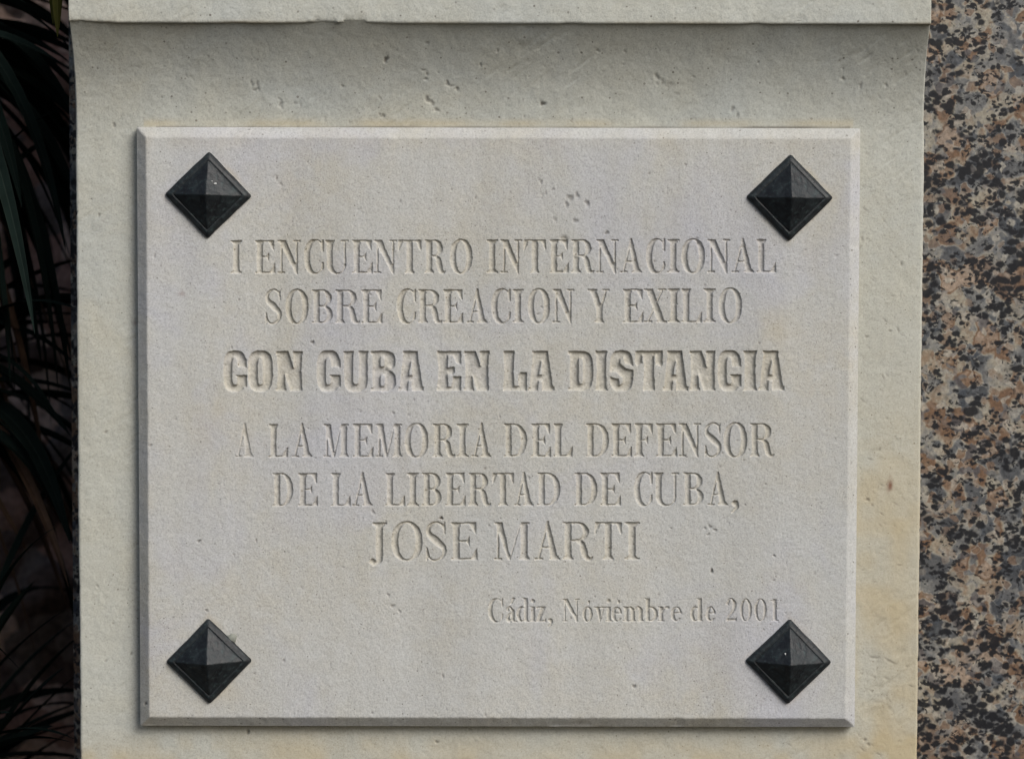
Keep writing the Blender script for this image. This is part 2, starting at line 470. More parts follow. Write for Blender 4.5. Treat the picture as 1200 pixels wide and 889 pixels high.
def slab(ch, w, X, Y):
    """the heavy condensed line: fat strokes, narrow slots"""
    R = lambda *a: gR(X, Y, *a)
    P = lambda *a: gP(X, Y, a)
    def serif(x0, x1):
        return R(x0, x1, 0, .09) | R(x0, x1, .91, 1)
    if ch == 'O':
        return gE(X, Y, w/2, .5, w/2, .515, 3.0) & ~gE(X, Y, w/2, .5, .065, .33, 3.5)
    if ch == 'C':
        m = gE(X, Y, w/2, .5, w/2, .515, 3.0) & ~gE(X, Y, w/2, .5, .07, .33, 3.5)
        m &= ~R(w/2, w + .1, .40, .60)
        return m | P((w*.62, .62), (w, .58), (w, .80), (w*.62, .80)) | R(w*.60, w, .10, .40) | R(w*.53, w, .36, .41)
    if ch == 'N':
        m = P((0.02, 0), (.24, 0), (.215, .5), (.24, .9), (.02, .9), (.045, .5)) | P((w - .20, .1), (w - .01, .0), (w - .03, .5), (w - .01, 1), (w - .24, 1), (w - .215, .5))
        m |= P((.02, 1), (.30, 1), (w - .02, 0), (w - .30, 0))
        return m | serif(0, .24) & (Y > .5) | R(.0, .26, 0, .08) | R(w - .25, w, .92, 1)
    if ch == 'U':
        m = P((0, 1), (.27, 1), (.25, .9), (.25, .25), (.03, .25), (.03, .9)) | P((w, 1), (w - .26, 1), (w - .24, .9), (w - .24, .25), (w - .03, .25), (w - .03, .9))
        return m | (gE(X, Y, w/2, .30, w/2 - .03, .33, 2.6) & (Y <= .3) & ~gE(X, Y, w/2, .32, w/2 - .25, .14, 2.5))
    if ch == 'B':
        m = R(.04, w*.6, 0, 1) | R(0, w*.6, 0, .09) | R(0, w*.6, .91, 1) | gE(X, Y, w*.5, .75, w*.47, .26, 2.6) & (X > w*.4) | gE(X, Y, w*.5, .26, w*.5, .27, 2.6) & (X > w*.4)
        return m & ~gE(X, Y, w*.47, .735, .055, .12, 3) & ~gE(X, Y, w*.47, .27, .055, .14, 3)
    if ch == 'A':
        m = P((w*.20, 1), (w*.74, 1), (w*.97, .0), (w*.52, .0), (w*.50, .10), (w*.44, .0), (.02, .0))
        m &= ~P((w*.43, .52), (w*.53, .76), (w*.53, .40), (w*.41, .40))
        m &= ~P((w*.37, .0), (w*.40, .25), (w*.52, .25), (w*.53, .0))
        return m | R(0, w*.37, 0, .10) | R(w*.53, w, 0, .12) | R(w*.16, w*.76, .93, 1)
    if ch == 'E':
        m = P((0, 0), (.29, 0), (.26, .5), (.29, 1), (0, 1), (.04, .5)) | R(0, w, .89, 1) | R(0, w, 0, .11)
        m |= P((w*.56, 1), (w, 1), (w, .68), (w*.93, .66), (w*.78, .72))
        m |= P((w*.52, 0), (w, 0), (w, .37), (w*.66, .37), (w*.62, .2))
        return m | P((.2, .42), (.2, .58), (w*.52, .60), (w*.72, .60), (w*.74, .46), (w*.66, .42))
    if ch == 'L':
        m = P((0, 0), (.29, 0), (.26, .5), (.29, 1), (0, 1), (.04, .5)) | R(0, w, 0, .13)
        return m | P((w*.66, 0), (w, 0), (w, .47), (w*.70, .47), (w*.62, .40)) 
    if ch == 'I':
        return P((0, 0), (w, 0), (w - .04, .12), (w - .05, .5), (w - .04, .88), (w, 1), (0, 1), (.04, .88), (.05, .5), (.04, .12))
    if ch == 'D':
        m = R(.04, w*.6, 0, 1) | R(0, w*.6, 0, .09) | R(0, w*.6, .91, 1) | gE(X, Y, w*.45, .5, w*.55, .5, 3.2) & (X > w*.4)
        return m & ~gE(X, Y, w*.50, .5, .055, .32, 3.5)
    if ch == 'T':
        c = w/2
        m = P((c - .15, 0), (c + .15, 0), (c + .125, .5), (c + .14, 1), (c - .14, 1), (c - .125, .5)) | R(0, w, .88, 1)
        return m | P((0, 1), (.18, 1), (.17, .68), (.05, .62), (0, .68)) | P((w, 1), (w - .18, 1), (w - .17, .66), (w - .04, .60), (w, .66))
    if ch == 'S':
        m = gE(X, Y, w/2, .5, w/2, .515, 3.0)
        m &= ~P((w*.46, .78), (w*.60, .84), (w*.62, .68), (w, .62), (w, .52), (w*.70, .56), (w*.45, .68))
        m &= ~P((w*.56, .20), (w*.42, .15), (w*.38, .30), (0, .36), (0, .48), (w*.30, .46), (w*.56, .33))
        return m & ~R(w*.9, w + .1, .55, .62) & ~R(-.1, w*.1, .38, .46)
    raise KeyError(ch)

def small(ch, w, X, Y):
    """the date line: upper and lower case of the same condensed modern face"""
    S, H, xh = .18, .07, .66
    R = lambda *a: gR(X, Y, *a)
    P = lambda *a: gP(X, Y, a)
    if ch in 'CN':
        return roman(ch, w, X, Y)
    if ch == ',':
        return roman(ch, w, X, Y)
    bowl = lambda x0, x1: gE(X, Y, (x0 + x1)/2, xh/2, (x1 - x0)/2, xh/2 + .015) & ~gE(X, Y, (x0 + x1)/2 + .05, xh/2, (x1 - x0)/2 - .12, xh/2 - H)
    flag = lambda x, y: P((x - .07, y), (x - .07, y - .045), (x, y - .05), (x + .02, y))
    if ch == '´':                                       # stray chisel nick above the letter
        return gE(X, Y, w/2, .86, .06, .09)
    if ch in 'aá':
        xs = w - S - .06
        m = R(xs, xs + S*.95, .04, .5) | gS(X, Y, [(xs + S*.5, .45), (xs - .02, .64), (.10, .60), (.09, .50)], [S*.9, H*1.2, H*1.4, .12])
        m |= gS(X, Y, [(xs + .02, .38), (.12, .28), (.10, .10), (.2, .02), (xs, .12)], [H, S*.7, S*.9, H*1.5, H]) | gS(X, Y, [(xs + S*.5, .06), (w, .03)], [.09, H])
        if ch == 'á':
            m |= P((w*.34, .76), (w*.58, .76), (w*.98, 1.03), (w*.62, 1.05))
        return m
    if ch in 'db':
        if ch == 'd':
            xs = w - S - .05
            m = R(xs, xs + S, 0, 1.03) | flag(xs, 1.03) | R(xs, w, 0, H)
            return m | bowl(0, xs + S*.6)
        xs = .06
        m = R(xs, xs + S, 0, 1.03) | flag(xs, 1.03)
        return m | gE(X, Y, w*.55, xh/2, w*.45, xh/2 + .015) & ~gE(X, Y, w*.55 - .05, xh/2, w*.45 - .12, xh/2 - H)
    if ch in 'oe':
        m = gE(X, Y, w/2, xh/2, w/2, xh/2 + .015) & ~gE(X, Y, w/2 + (.03 if ch == 'e' else 0), xh/2, w/2 - .14, xh/2 - H)
        if ch == 'e':
            m &= ~R(w*.5, w + .1, .16, .34)
            m |= R(.1, w - .04, .34, .34 + H)
        return m
    if ch == 'i':
        c = w/2
        return R(c - S/2, c + S/2, 0, xh) | R(c - S/2 - .05, c + S/2 + .05, 0, H) | flag(c - S/2, xh) | gE(X, Y, c, .90, .09, .09)
    if ch == 'z':
        m = R(.02, w - .02, xh - H, xh) | R(0, w, 0, H) | P((.02, .04), (.02 + S*1.1, .04), (w - .03, xh - .03), (w - .03 - S*1.1, xh - .03))
        return m | P((.02, xh), (.02, .46), (.10, xh - H)) | P((w, 0), (w, .22), (w - .10, H))
    if ch == 'v':
        m = P((.06, xh), (.06 + S*1.1, xh), (w*.58, 0), (w*.48, 0)) | P((w*.50, 0), (w*.57, .03), (w - .06, xh), (w - .06 - H, xh))
        return m | R(0, .32, xh - H, xh) | R(w - .22, w, xh - H, xh)
    if ch in 'mr':
        m = R(.05, .05 + S, 0, xh) | flag(.05, xh) | R(0, .05 + S + .05, 0, H)
        if ch == 'r':
            return m | gS(X, Y, [(.2, .42), (.32, .62), (w - .08, .60)], [H, H*1.3, .14])
        for x in ((w - .05 - S - .05)/2 + .02, w - .05 - S):
            m |= R(x, x + S, 0, .52) | R(x - .05, x + S + .05, 0, H)
            m |= gS(X, Y, [(x - .16, .50), (x - .03, .64), (x + S*.5, .50)], [H, H*1.4, S])
        return m
    if ch == '2':
        m = gS(X, Y, [(.10, .78), (.20, .97), (w*.60, .98), (w - .10, .76), (w*.66, .48), (.10, .12)], [.15, H, H*1.3, S*1.05, S*.8, H*1.2])
        return m | P((.02, 0), (w, 0), (w - .01, .26), (w - .06, .14), (w*.6, .13), (.05, .13))
    if ch == '0':
        return gE(X, Y, w/2, .5, w/2, .52) & ~gE(X, Y, w/2, .5, w/2 - .14, .52 - H)
    if ch == '1':
        c = w * .55
        return R(c - S/2, c + S/2, 0, 1.0) | R(c - S/2 - .08, c + S/2 + .08, 0, H) | P((c - S/2 - .13, .93), (c - S/2 - .13, .88), (c - S/2, .90), (c, 1.01))
    raise KeyError(ch)

# text, face, cap top / baseline at the left and right end, engraving depth
# (mm), edge radius (mm), letters as (character, left, right); measured on the
# photograph and carried on to the plaque's face by PLAQUE_MAP
LINES = [
 ('I ENCUENTRO INTERNACIONAL', roman, (281.6, 280.3), (321.0, 319.8), (270, 910), 2.2, .68,
  'I 270 283.5 E 299 322.5 N 325.5 352 C 356 379.5 U 381 408.6 E 412.5 436.5 N 438 465 T 466.5 493.5 R 497.5 521.5 O 527 553.5 I 570 583.5 N 586.5 611.5 T 613.6 640 E 644 666.5 R 669.5 695.5 N 698.5 725 A 726.5 752.5 C 757 779.5 I 782 796 O 798.5 826 N 829 855.5 A 857 883.6 L 886.6 909.5'),
 ('SOBRE CREACION Y EXILIO', roman, (339.8, 338.2), (379.3, 378.2), (310, 870), 2.2, .68,
  'S 310.5 330 O 334.5 361.5 B 365.5 390 R 393 421 E 423.6 448 C 465 487.5 R 490 517.5 E 519.5 543 A 547 571 C 575.5 598.5 I 600.5 613.5 O 618.5 644.5 N 647.5 673 Y 688.6 714.5 E 730 754 X 754.6 781.5 I 782.7 796.5 L 798.5 822.5 I 824.5 838.5 O 842 869.5'),
 ('CON CUBA EN LA DISTANCIA', slab, (411.6, 411.0), (458.6, 457.8), (261, 919), 2.8, .65,
  'C 261.5 289 O 290.5 319.5 N 323.5 354.5 C 371 399 U 402 432 B 434.5 464 A 467 496.5 E 512 540.5 N 543.5 573.5 L 589.5 617.5 A 619 649.5 D 666 695 I 697 712.5 S 714.5 742 T 744.5 776.5 A 776.8 806.5 N 808 838.5 C 841 868.5 I 870.5 887.5 A 889 919'),
 ('A LA MEMORIA DEL DEFENSOR', roman, (496.8, 495.8), (536.0, 535.2), (275, 907), 2.2, .68,
  'A 275.5 297.5 L 315 337.5 A 342 366 M 379 408.5 E 413.5 437.5 M 440.5 471 O 474 502 R 507 532.5 I 535 549 A 552.5 575.5 D 590.5 617.5 E 622.5 645.5 L 648.5 671 D 686.5 713.5 E 716.5 740.5 F 743.5 766 E 769 793.5 N 795.5 821.5 S 825.5 845.5 O 848 875.5 R 879 906.5'),
 ('DE LA LIBERTAD DE CUBA,', roman, (554.3, 553.6), (593.3, 592.3), (319, 866), 2.2, .68,
  'D 319.5 343.5 E 349.5 372.5 L 388 410.5 A 412.5 436.5 L 451.5 474.5 I 477 490.5 B 494.5 517.5 E 522 545.5 R 549 574.5 T 576.8 602 A 602.5 625 D 629.5 656.5 D 673 700 E 703.5 727.5 C 743 764.5 U 766.5 795.5 B 800.5 824.5 A 829 853 , 857 865.5'),
 ('JOSE MARTI', roman, (612.0, 611.5), (656.5, 655.9), (432, 750), 2.4, .72,
  'J 432 453 O 458.5 495 S 498.5 523.5 E 528.5 559.5 M 579 620.5 A 626.5 656.5 R 659.5 693.5 T 697 728.5 I 732 749.5'),
 ('Cádiz, Noviembre de 2001', small, (701.2, 701.6), (728.8, 727.6), (572, 914), 1.75, .55,
  'C 572 589.5 á 592.6 605 d 605 620 i 620 629 z 627.5 640 , 641.7 648 N 659 679 ´ 687 693 o 682.5 694.6 v 696 710 i 709.5 717.4 e 716.5 729 ´ 722.5 727.5 m 730 754.5 b 755 771 r 771 785 e 786 799 d 808.6 823.8 e 827 838.5 2 849.8 863.5 0 867 881 0 884 898.5 1 902 913'),
]

_letter_cache = {}
def letter_field(face, ch, w):
    """distance (cap heights) from inside the letter to its edge; 0 outside"""
    key = (face.__name__, ch, round(w, 3))
    if key in _letter_cache:
        return _letter_cache[key]
    nx, ny = int((w + 2*GS) * GN) + 1, int((1 + GB + GT) * GN) + 1
    X, Y = np.meshgrid(-GS + np.arange(nx) / GN, -GB + np.arange(ny) / GN)
    m = face(ch, w, X, Y)
    g = np.full((ny, nx), 999.0, np.float32)          # distance along the column ...
    run = np.zeros(nx, np.float32)
    for i in range(ny):
        run = np.where(m[i], run + 1, 0); g[i] = run
    run = np.zeros(nx, np.float32)
    for i in range(ny - 1, -1, -1):
        run = np.where(m[i], run + 1, 0); g[i] = np.minimum(g[i], run)
    j = np.arange(nx, dtype=np.float32)
    q = (j[:, None] - j[None]) ** 2
    d = np.sqrt((g[:, None, :] ** 2 + q[None]).min(2)) # ... then across
    for _ in range(2):
        p = np.pad(d, 1, mode='edge')
        d = (p[:-2, 1:-1] + p[2:, 1:-1] + p[1:-1, :-2] + p[1:-1, 2:] + 2 * d) / 6
    d = np.maximum(d - .35, 0) / GN
    _letter_cache[key] = d
    return d

# ------------------------------------------------------- granite behind it
def granite_wall():
    x0, x1, y0, y1, z0, z1 = -.3752, .80, .10, .50, -.75, .80
    b = .004
    vs, fs = [], []
    for ins, y in ((b, y0), (0, y0 + b), (0, y1)):
        for x, z in ((x0 + ins, z0), (x1, z0), (x1, z1), (x0 + ins, z1)):
            vs.append((x, y, z))
    fs.append((0, 1, 2, 3)); fs.append((11, 10, 9, 8))
    for r in (0, 4):
        for k in range(4):
            a, c = r + k, r + (k + 1) % 4
            fs.append((a, a + 4, c + 4, c))
    o = mesh_object('granite_wall', vs, fs, M_GRANITE, smooth=False)
    return tag(o, 'speckled grey, pink and black granite wall behind the pale stone pedestal', 'wall')
granite_wall()

# ---------------------------------------------------- limestone pedestal
LIP = .3335                              # height of the cornice's lower lip
pedestal = tag(empty('stone_pedestal', (0, .05, -.62)),
               'pale cream limestone pedestal with a projecting cornice, carrying the engraved plaque', 'pedestal')
PED = np.array((0, .05, -.62))
HALF = .3538

def swept(profile, us, zs_noise, seed, stain=None, cap_top=False):
    """sweep a profile round the left side, the front and the right side.
    profile: rows (z, side offset, front offset); us: front x samples"""
    back = np.array([.11, .08, .05, .02, .006])
    P = [(-HALF, y, -1, 0) for y in back]
    for a in (0, 30, 60, 90):            # eased arris
        c, s = math.cos(math.radians(a)), math.sin(math.radians(a))
        P.append((-HALF + .0022 - .0022*c, .0022 - .0022*s, -c, -s))
    P += [(x, 0, 0, -1) for x in us]
    for a in (90, 60, 30, 0):
        c, s = math.cos(math.radians(a)), math.sin(math.radians(a))
        P.append((HALF - .0022 + .0022*c, .0022 - .0022*s, c, -s))
    P += [(HALF, y, 1, 0) for y in back[::-1]]
    P = np.array(P) + np.array((.001, 0, 0, 0))
    pr = np.array(profile)
    n, m = len(P), len(pr)
    x = P[:, None, 0] + P[:, None, 2] * pr[None, :, 1]
    y = P[:, None, 1] + P[:, None, 3] * pr[None, :, 2]
    z = np.broadcast_to(pr[None, :, 0], (n, m)).copy()
    run = np.concatenate([[0], np.cumsum(np.hypot(np.diff(P[:, 0]), np.diff(P[:, 1])))])[:, None] + 0 * z
    h = zs_noise(run, z, x)
    x = x + P[:, None, 2] * h; y = y + P[:, None, 3] * h
    co = np.stack([x, y, z], 2).reshape(-1, 3)
    return co, grid_faces(n, m), run, x, z, n, m

# marks on the wall seen in the photograph: px, py, size px, depth mm, kind
PITS = [(452, 70, 3.0, 1.6), (636, 121, 3.0, 1.5), (498, 92, 2.2, .9), (524, 98, 2.5, .9), (535, 103, 2.0, .8), (500, 116, 3.5, 1.0),
        (506, 120, 3.0, .9), (511, 128, 3.0, .9), (447, 135, 2.5, .8), (327, 121, 3, .8), (300, 98, 2.5, .7), (297, 105, 2, .7),
        (583, 60, 1.8, .8), (563, 76, 1.8, .8), (130, 146, 2.4, 1.0), (112, 252, 1.8, .9), (120, 508, 2, .7), (770, 90, 3.5, .6),
        (777, 96, 3.5, .6), (700, 60, 2, .8), (732, 61, 2, .7), (860, 127, 3, .8), (866, 134, 2.4, .7), (989, 92, 2.6, .8),
        (1010, 100, 2.4, .7), (1040, 99, 2.2, .6), (288, 862, 2.6, 1.3), (150, 770, 1.8, .7), (120, 778, 1.8, .7), (1019, 396, 2, .8),
        (1020, 588, 2.2, .9), (1021, 877, 2, .8), (511, 874, 2, 1.1), (110, 690, 2, .6), (1060, 310, 2.2, .6), (1050, 30, 2, .5)]
SCRATCH = [(1014, 770, 1055, 781, 1.3, .7), (1019, 795, 1046, 800, 1.2, .4), (494, 80, 503, 88, 1.4, .8), (523, 96, 536, 104, 1.6, .8),
           (325, 112, 331, 130, 1.4, .6), (342, 118, 354, 125, 1.6, .6), (290, 92, 303, 108, 1.5, .7), (216, 88, 226, 92, 1.2, .5),
           (443, 131, 451, 138, 1.5, .8), (1015, 274, 1010, 296, 1.3, .6), (1016, 280, 1024, 283, 1.2, .5), (760, 85, 790, 102, 2.2, .5),
           (770, 96, 795, 109, 2.0, .5), (112, 360, 135, 352, 1.5, .25), (1030, 650, 1050, 640, 2, .25), (1020, 820, 1050, 835, 2, .3)]

def carve_marks(x, z, h, grime, scale=1.0, pits=PITS, scratches=SCRATCH):
    """sink pits and scratches given in photograph pixels into a height field"""
    for px, py, s, dep in pits:
        cx, cz = from_px(px, py)
        r = s * .00071
        sel = (np.abs(x - cx) < 4*r) & (np.abs(z - cz) < 4*r)
        if sel.any():
            ang = np.arctan2(z[sel] - cz, x[sel] - cx)
            q = np.hypot((x[sel] - cx) * 1.15, z[sel] - cz) / (r * (1 + .25*np.sin(2*ang + px) + .15*np.sin(3*ang + py)))
            g = np.exp(-q**3.5)
            h[sel] -= dep * .001 * g * scale
            grime[sel] = np.maximum(grime[sel], g * min(1, dep*.45))
    for ax, ay, bx, by, s, dep in scratches:
        a, b = np.array(from_px(ax, ay)), np.array(from_px(bx, by))
        r = s * .00071
        lo, hi = np.minimum(a, b) - 5*r, np.maximum(a, b) + 5*r
        sel = (x > lo[0]) & (x < hi[0]) & (z > lo[1]) & (z < hi[1])
        if sel.any():
            p = np.stack([x[sel], z[sel]], 1)
            d = b - a; L = np.hypot(*d)
            t = np.clip(((p - a) @ d) / L**2, 0, 1)
            wob = .9 * r * np.sin(t * 9 + ax)
            nn = np.array([-d[1], d[0]]) / L
            q = np.hypot(*(p - a - t[:, None]*d - wob[:, None]*nn).T) / r
            g = np.exp(-q**2) * (.55 + .45*np.sin(t*13 + ay))
            h[sel] -= dep * .001 * g * scale
            grime[sel] = np.maximum(grime[sel], g * dep * .5)

def random_marks(x, z, h, grime, n, x0, x1, z0, z1, gen, rmin, rmax, dmax, slant=None):
    for _ in range(n):
        cx, cz = gen.uniform(x0, x1), gen.uniform(z0, z1)
        r = gen.uniform(rmin, rmax); e = gen.uniform(.45, 1); th = gen.uniform(-.2, 1.5)
        if slant: e, th = slant, gen.normal(.75, .3)
        i = np.searchsorted(x[:, 0], [cx - 4*r, cx + 4*r]); j = np.searchsorted(z[0], [cz - 4*r, cz + 4*r])
        s = (slice(*i), slice(*j))
        u, v = x[s] - cx, z[s] - cz
        a = (u*math.cos(th) - v*math.sin(th)) / r; b = (u*math.sin(th) + v*math.cos(th)) / (r*e)
        g = np.exp(-(a*a + b*b)**1.2)
        d = gen.uniform(.2, 1) ** 2 * dmax
        h[s] -= d * g
        grime[s] = np.maximum(grime[s], g * d / dmax * .5)

us = np.linspace(-HALF + .003, HALF - .003, 900)
def wall_noise(run, z, x):
    h = .0005*vnoise(run, z, .09, 1) + .00022*vnoise(run, z, .016, 2) + .00013*vnoise(run, z, .006, 3) + .00012*vnoise(run, z, .0026, 4)
    # tooling: short diagonal drag marks
    d1, d2 = run*.8 + z*.6, -run*.6 + z*.8
    tool = np.clip(vnoise(d2, d1*.22, .0035, 9) - .25, 0, 1) * np.clip(vnoise(run, z, .045, 8) + .15, 0, 1)
    return h - .0010 * tool

# shaft: flat panel that flares out in a shallow cove just under the cornice
zs = np.concatenate([np.linspace(-.62, -.30, 10)[:-1], np.linspace(-.30, LIP - .10, 700), np.linspace(LIP - .0992, LIP + .003, 135)])
COVE_H, COVE_F, COVE_S = .110, .038, -.0012
prof = [(z, COVE_S * max(0, 1 - (LIP - z)/COVE_H)**2.3, COVE_F * max(0, 1 - (LIP - z)/COVE_H)**2.5) for z in zs]
co, fc, run, X, Z, n, m = swept(prof, us, wall_noise, 0)
# pits are sunk along the front normal
front = slice(9, 9 + len(us))
h = np.zeros((len(us), m)); grime = np.zeros((len(us), m))
xf, zf = X[front], Z[front]
carve_marks(xf, zf, h, grime)
random_marks(xf, zf, h, grime, 260, -.345, .345, -.29, LIP - .002, np.random.default_rng(3), .0005, .0014, .0010)
random_marks(xf, zf, h, grime, 300, -.345, .345, -.29, LIP - .01, np.random.default_rng(4), .0012, .0030, .0004, .20)   # slanting drag marks
random_marks(xf, zf, h, grime, 160, .295, .35, -.29, LIP - .01, np.random.default_rng(6), .0010, .0028, .0005, .22)
C3 = co.reshape(n, m, 3)
C3[front, :, 1] -= h
PXw, PYw = to_px(X, Z)
ochre = np.zeros((n, m))
blot = .5 + .5*vnoise(X, Z, .05, 21) * .9 + .45*vnoise(X, Z, .014, 22)
ochre += .48 * np.exp(-((PXw - 1030)/60)**2) * sstep(400, 640, PYw) * np.clip(blot, 0, 1)          # bloom right of the plaque
ochre += .55 * sstep(848, 900, PYw) * np.clip(blot + .1, 0, 1)                                      # and below it
ochre += .5 * np.exp(-((PYw - 144)/5.0)**2) * (PXw > 165) * (PXw < 1003) * np.clip(.45 + .5*vnoise(X, Z, .03, 24), .1, 1)  # line above it
ochre += .28 * sstep(1000, 1060, PXw) * sstep(250, 700, PYw) + .06 * sstep(100, 600, PYw)
ochre = np.clip(ochre, 0, .8)
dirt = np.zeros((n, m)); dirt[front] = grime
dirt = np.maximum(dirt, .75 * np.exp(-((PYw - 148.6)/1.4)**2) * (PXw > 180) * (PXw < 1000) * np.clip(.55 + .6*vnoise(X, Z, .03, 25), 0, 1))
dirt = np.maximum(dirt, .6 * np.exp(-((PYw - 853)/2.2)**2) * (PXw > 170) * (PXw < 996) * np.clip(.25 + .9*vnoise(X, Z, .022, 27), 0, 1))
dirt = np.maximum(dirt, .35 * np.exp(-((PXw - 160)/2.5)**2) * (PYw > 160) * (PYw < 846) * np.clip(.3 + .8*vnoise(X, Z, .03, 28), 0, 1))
rust = .9 * np.exp(-(((PXw - 1046)/4.0)**2 + ((PYw - 570)/8.5)**2)**1.5) * np.clip(.7 + .6*vnoise(X, Z, .003, 26), 0, 1)
rust = np.maximum(rust, .35 * np.exp(-(((PXw - 155)/3)**2 + ((PYw - 379)/3)**2)))
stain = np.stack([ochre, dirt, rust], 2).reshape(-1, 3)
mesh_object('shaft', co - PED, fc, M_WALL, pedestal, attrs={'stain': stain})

# cornice: plain fillet with a chipped lower edge
CF, CS = .0415, -.0010
prof = [(LIP, .000, .010), (LIP, CS - .0016, CF - .0016), (LIP + .0004, CS - .0006, CF - .0006), (LIP + .0016, CS, CF)]
prof += [(z, CS, CF) for z in np.linspace(LIP + .0024, LIP + .034, 36)] + [(LIP + .06, CS, CF), (LIP + .095, CS, CF), (LIP + .097, CS - .002, CF - .002), (LIP + .097, -.05, -.04), (LIP + .097, -.30, -.05)]
CHIPS = [(-.1345, .030, .0022), (-.112, .016, .0018), (-.215, .010, .0008), (-.327, .010, .0018), (-.345, .008, .0025), (.06, .008, .0012), (.21, .008, .0012)]
def cornice_noise(run, z, x):
    h = wall_noise(run, z + 3.1, x)
    edge = np.exp(-np.clip(z - LIP, 0, 1) / .0022)
    for cx, w, d in CHIPS:
        h = h - d * edge * np.exp(-np.abs((x - cx) / w) ** 3) * np.clip(.6 + .8*vnoise(x, z, .006, 31), 0, 1)
    return h - .0004 * edge * np.clip(vnoise(x, z, .02, 33), 0, 1)
co, fc, run, X, Z, n, m = swept(prof, us, cornice_noise, 5)
for cx, w, d in CHIPS:                       # the chips also lift the edge
    g = np.exp(-np.abs((X - cx) / w) ** 3) * np.exp(-np.clip(Z - LIP, 0, 1) / .003) * np.clip(.6 + .6*vnoise(X, Z, .006, 35), 0, 1)
    co[:, 2] += (d * .55 * g).ravel()
moss = (.55 * np.exp(-np.clip(Z - LIP, 0, 1)/.0016) * np.clip(.35 + .7*vnoise(X, Z, .04, 36), 0, 1)).ravel()
stain = np.stack([moss, moss * 0, moss * 0], 1)
mesh_object('cornice', co - PED, fc, M_WALL, pedestal, attrs={'stain': stain})

# ------------------------------------------------------------------ plaque
HW, HH = .300, .2502
FACE, EDGE, CH = -.018, -.0104, .0086     # face plane, foot of the chamfer, chamfer width
def samples(lo, hi, fine_spans, fine, coarse):
    pts, x = [lo], lo
    while x < hi - 1e-9:
        s = fine if any(a <= x < b for a, b in fine_spans) else coarse
        x = min(x + s, hi); pts.append(x)
    if pts[-1] - pts[-2] < fine * .3: pts.pop(-2)
    return np.array(pts)
rows = []
for txt, face, tp, bs, ex, dep, rad, let in LINES:
    _, ztop = from_px(590, min(tp) - (5 if face is not small else 4)); _, zbot = from_px(590, max(bs) + (11 if ',' in txt or 'J' in txt else 4))
    rows.append((zbot, ztop))
gx = samples(-HW, HW, [(from_px(258, 450)[0], from_px(922, 450)[0])], .00037, .00095)
gz = samples(-HH, HH, rows, .00037, .00095)
X, Z = np.meshgrid(gx, gz, indexing='ij')
nX, nZ = X.shape
e = np.minimum(HW - np.abs(X), HH - np.abs(Z)) + .0002*vnoise(X, Z, .011, 41) + .00012*vnoise(X, Z, .004, 42) - .0012*np.clip(vnoise(X, Z, .013, 43) - .55, 0, 1)
Y = np.where(e >= CH, FACE, EDGE + (FACE - EDGE) * np.clip(e / CH, 0, 1))
PX, PY = to_px(X, Z)
# ragged hand-cut outlines: the letters are read through a slightly shaken map
SX = PX + .27*vnoise(X, Z, .0028, 51) + .22*vnoise(X, Z, .0011, 52)
SY = PY + .27*vnoise(X, Z, .0028, 53) + .22*vnoise(X, Z, .0011, 54)
carve = np.zeros(X.shape); owner = np.full(X.shape, -1, np.int8)
for k, (txt, face, tp, bs, ex, dep, rad, let) in enumerate(LINES):
    tk = let.split()
    for ch, a, b in zip(tk[::3], tk[1::3], tk[2::3]):
        a, b = float(a), float(b)
        f = ((a + b)/2 - ex[0]) / (ex[1] - ex[0])
        top, base = tp[0] + (tp[1] - tp[0])*f, bs[0] + (bs[1] - bs[0])*f
        hgt = base - top
        fld = letter_field(face, ch, (b - a) / hgt)
        xa, xb = from_px(a - 4, base)[0], from_px(b + 4, base)[0]
        za, zb = from_px(a, base + .33*hgt)[1], from_px(a, top - .25*hgt)[1]
        s = (slice(*np.searchsorted(gx, [xa, xb])), slice(*np.searchsorted(gz, [za, zb])))
        u = ((SX[s] - a)/hgt + GS) * GN; v = ((base - SY[s])/hgt + GB) * GN
        i, j = np.floor(v).astype(int), np.floor(u).astype(int)
        ok = (i >= 0) & (j >= 0) & (i < fld.shape[0] - 1) & (j < fld.shape[1] - 1)
        i, j = np.clip(i, 0, fld.shape[0] - 2), np.clip(j, 0, fld.shape[1] - 2)
        p, q = v - i, u - j
        d = fld[i, j]*(1-p)*(1-q) + fld[i, j+1]*(1-p)*q + fld[i+1, j]*p*(1-q) + fld[i+1, j+1]*p*q
        d = np.where(ok, d, 0) * hgt * .71                     # millimetres from the edge
        c = dep * (1 - np.exp(-d / rad))
        if k == 3 and a < 290: c = c * .55                     # the worn first letter of that line
        if k == 6: c = c * .95
        o_ = owner[s]; o_[(c > .03) & (c > carve[s])] = k; owner[s] = o_
        carve[s] = np.maximum(carve[s], c)
# crumbled bits inside the letters and worn spots, as seen
for px, py, r, fill in [(661, 281, 4.5, -1.0), (655, 304, 4, .75), (708, 303, 4.5, .8), (735, 300, 3.5, .6), (867, 285, 4, .7), (284, 524, 7, .5),
                        (455, 431, 3, .5), (700, 622, 3, .6), (676, 300, 3, .5), (812, 640, 0.1, 0)]:
    cx, cz = from_px(px, py)
    g = np.exp(-(((X - cx)**2 + (Z - cz)**2) / (r*.00071)**2) ** 1.5)
    carve = np.where(fill > 0, carve * (1 - fill * g), carve + (-fill) * 1.4 * g)
rough = np.clip(carve / 1.2, 0, 1)
hh = (.00016*vnoise(X, Z, .05, 61) + .00006*vnoise(X, Z, .012, 62) + .00010*vnoise(X, Z, .0034, 63) + .00007*vnoise(X, Z, .0016, 64)
      + rough * (.00022*vnoise(X, Z, .0038, 65) + .00013*vnoise(X, Z, .0015, 66)))
grime = np.zeros(X.shape)
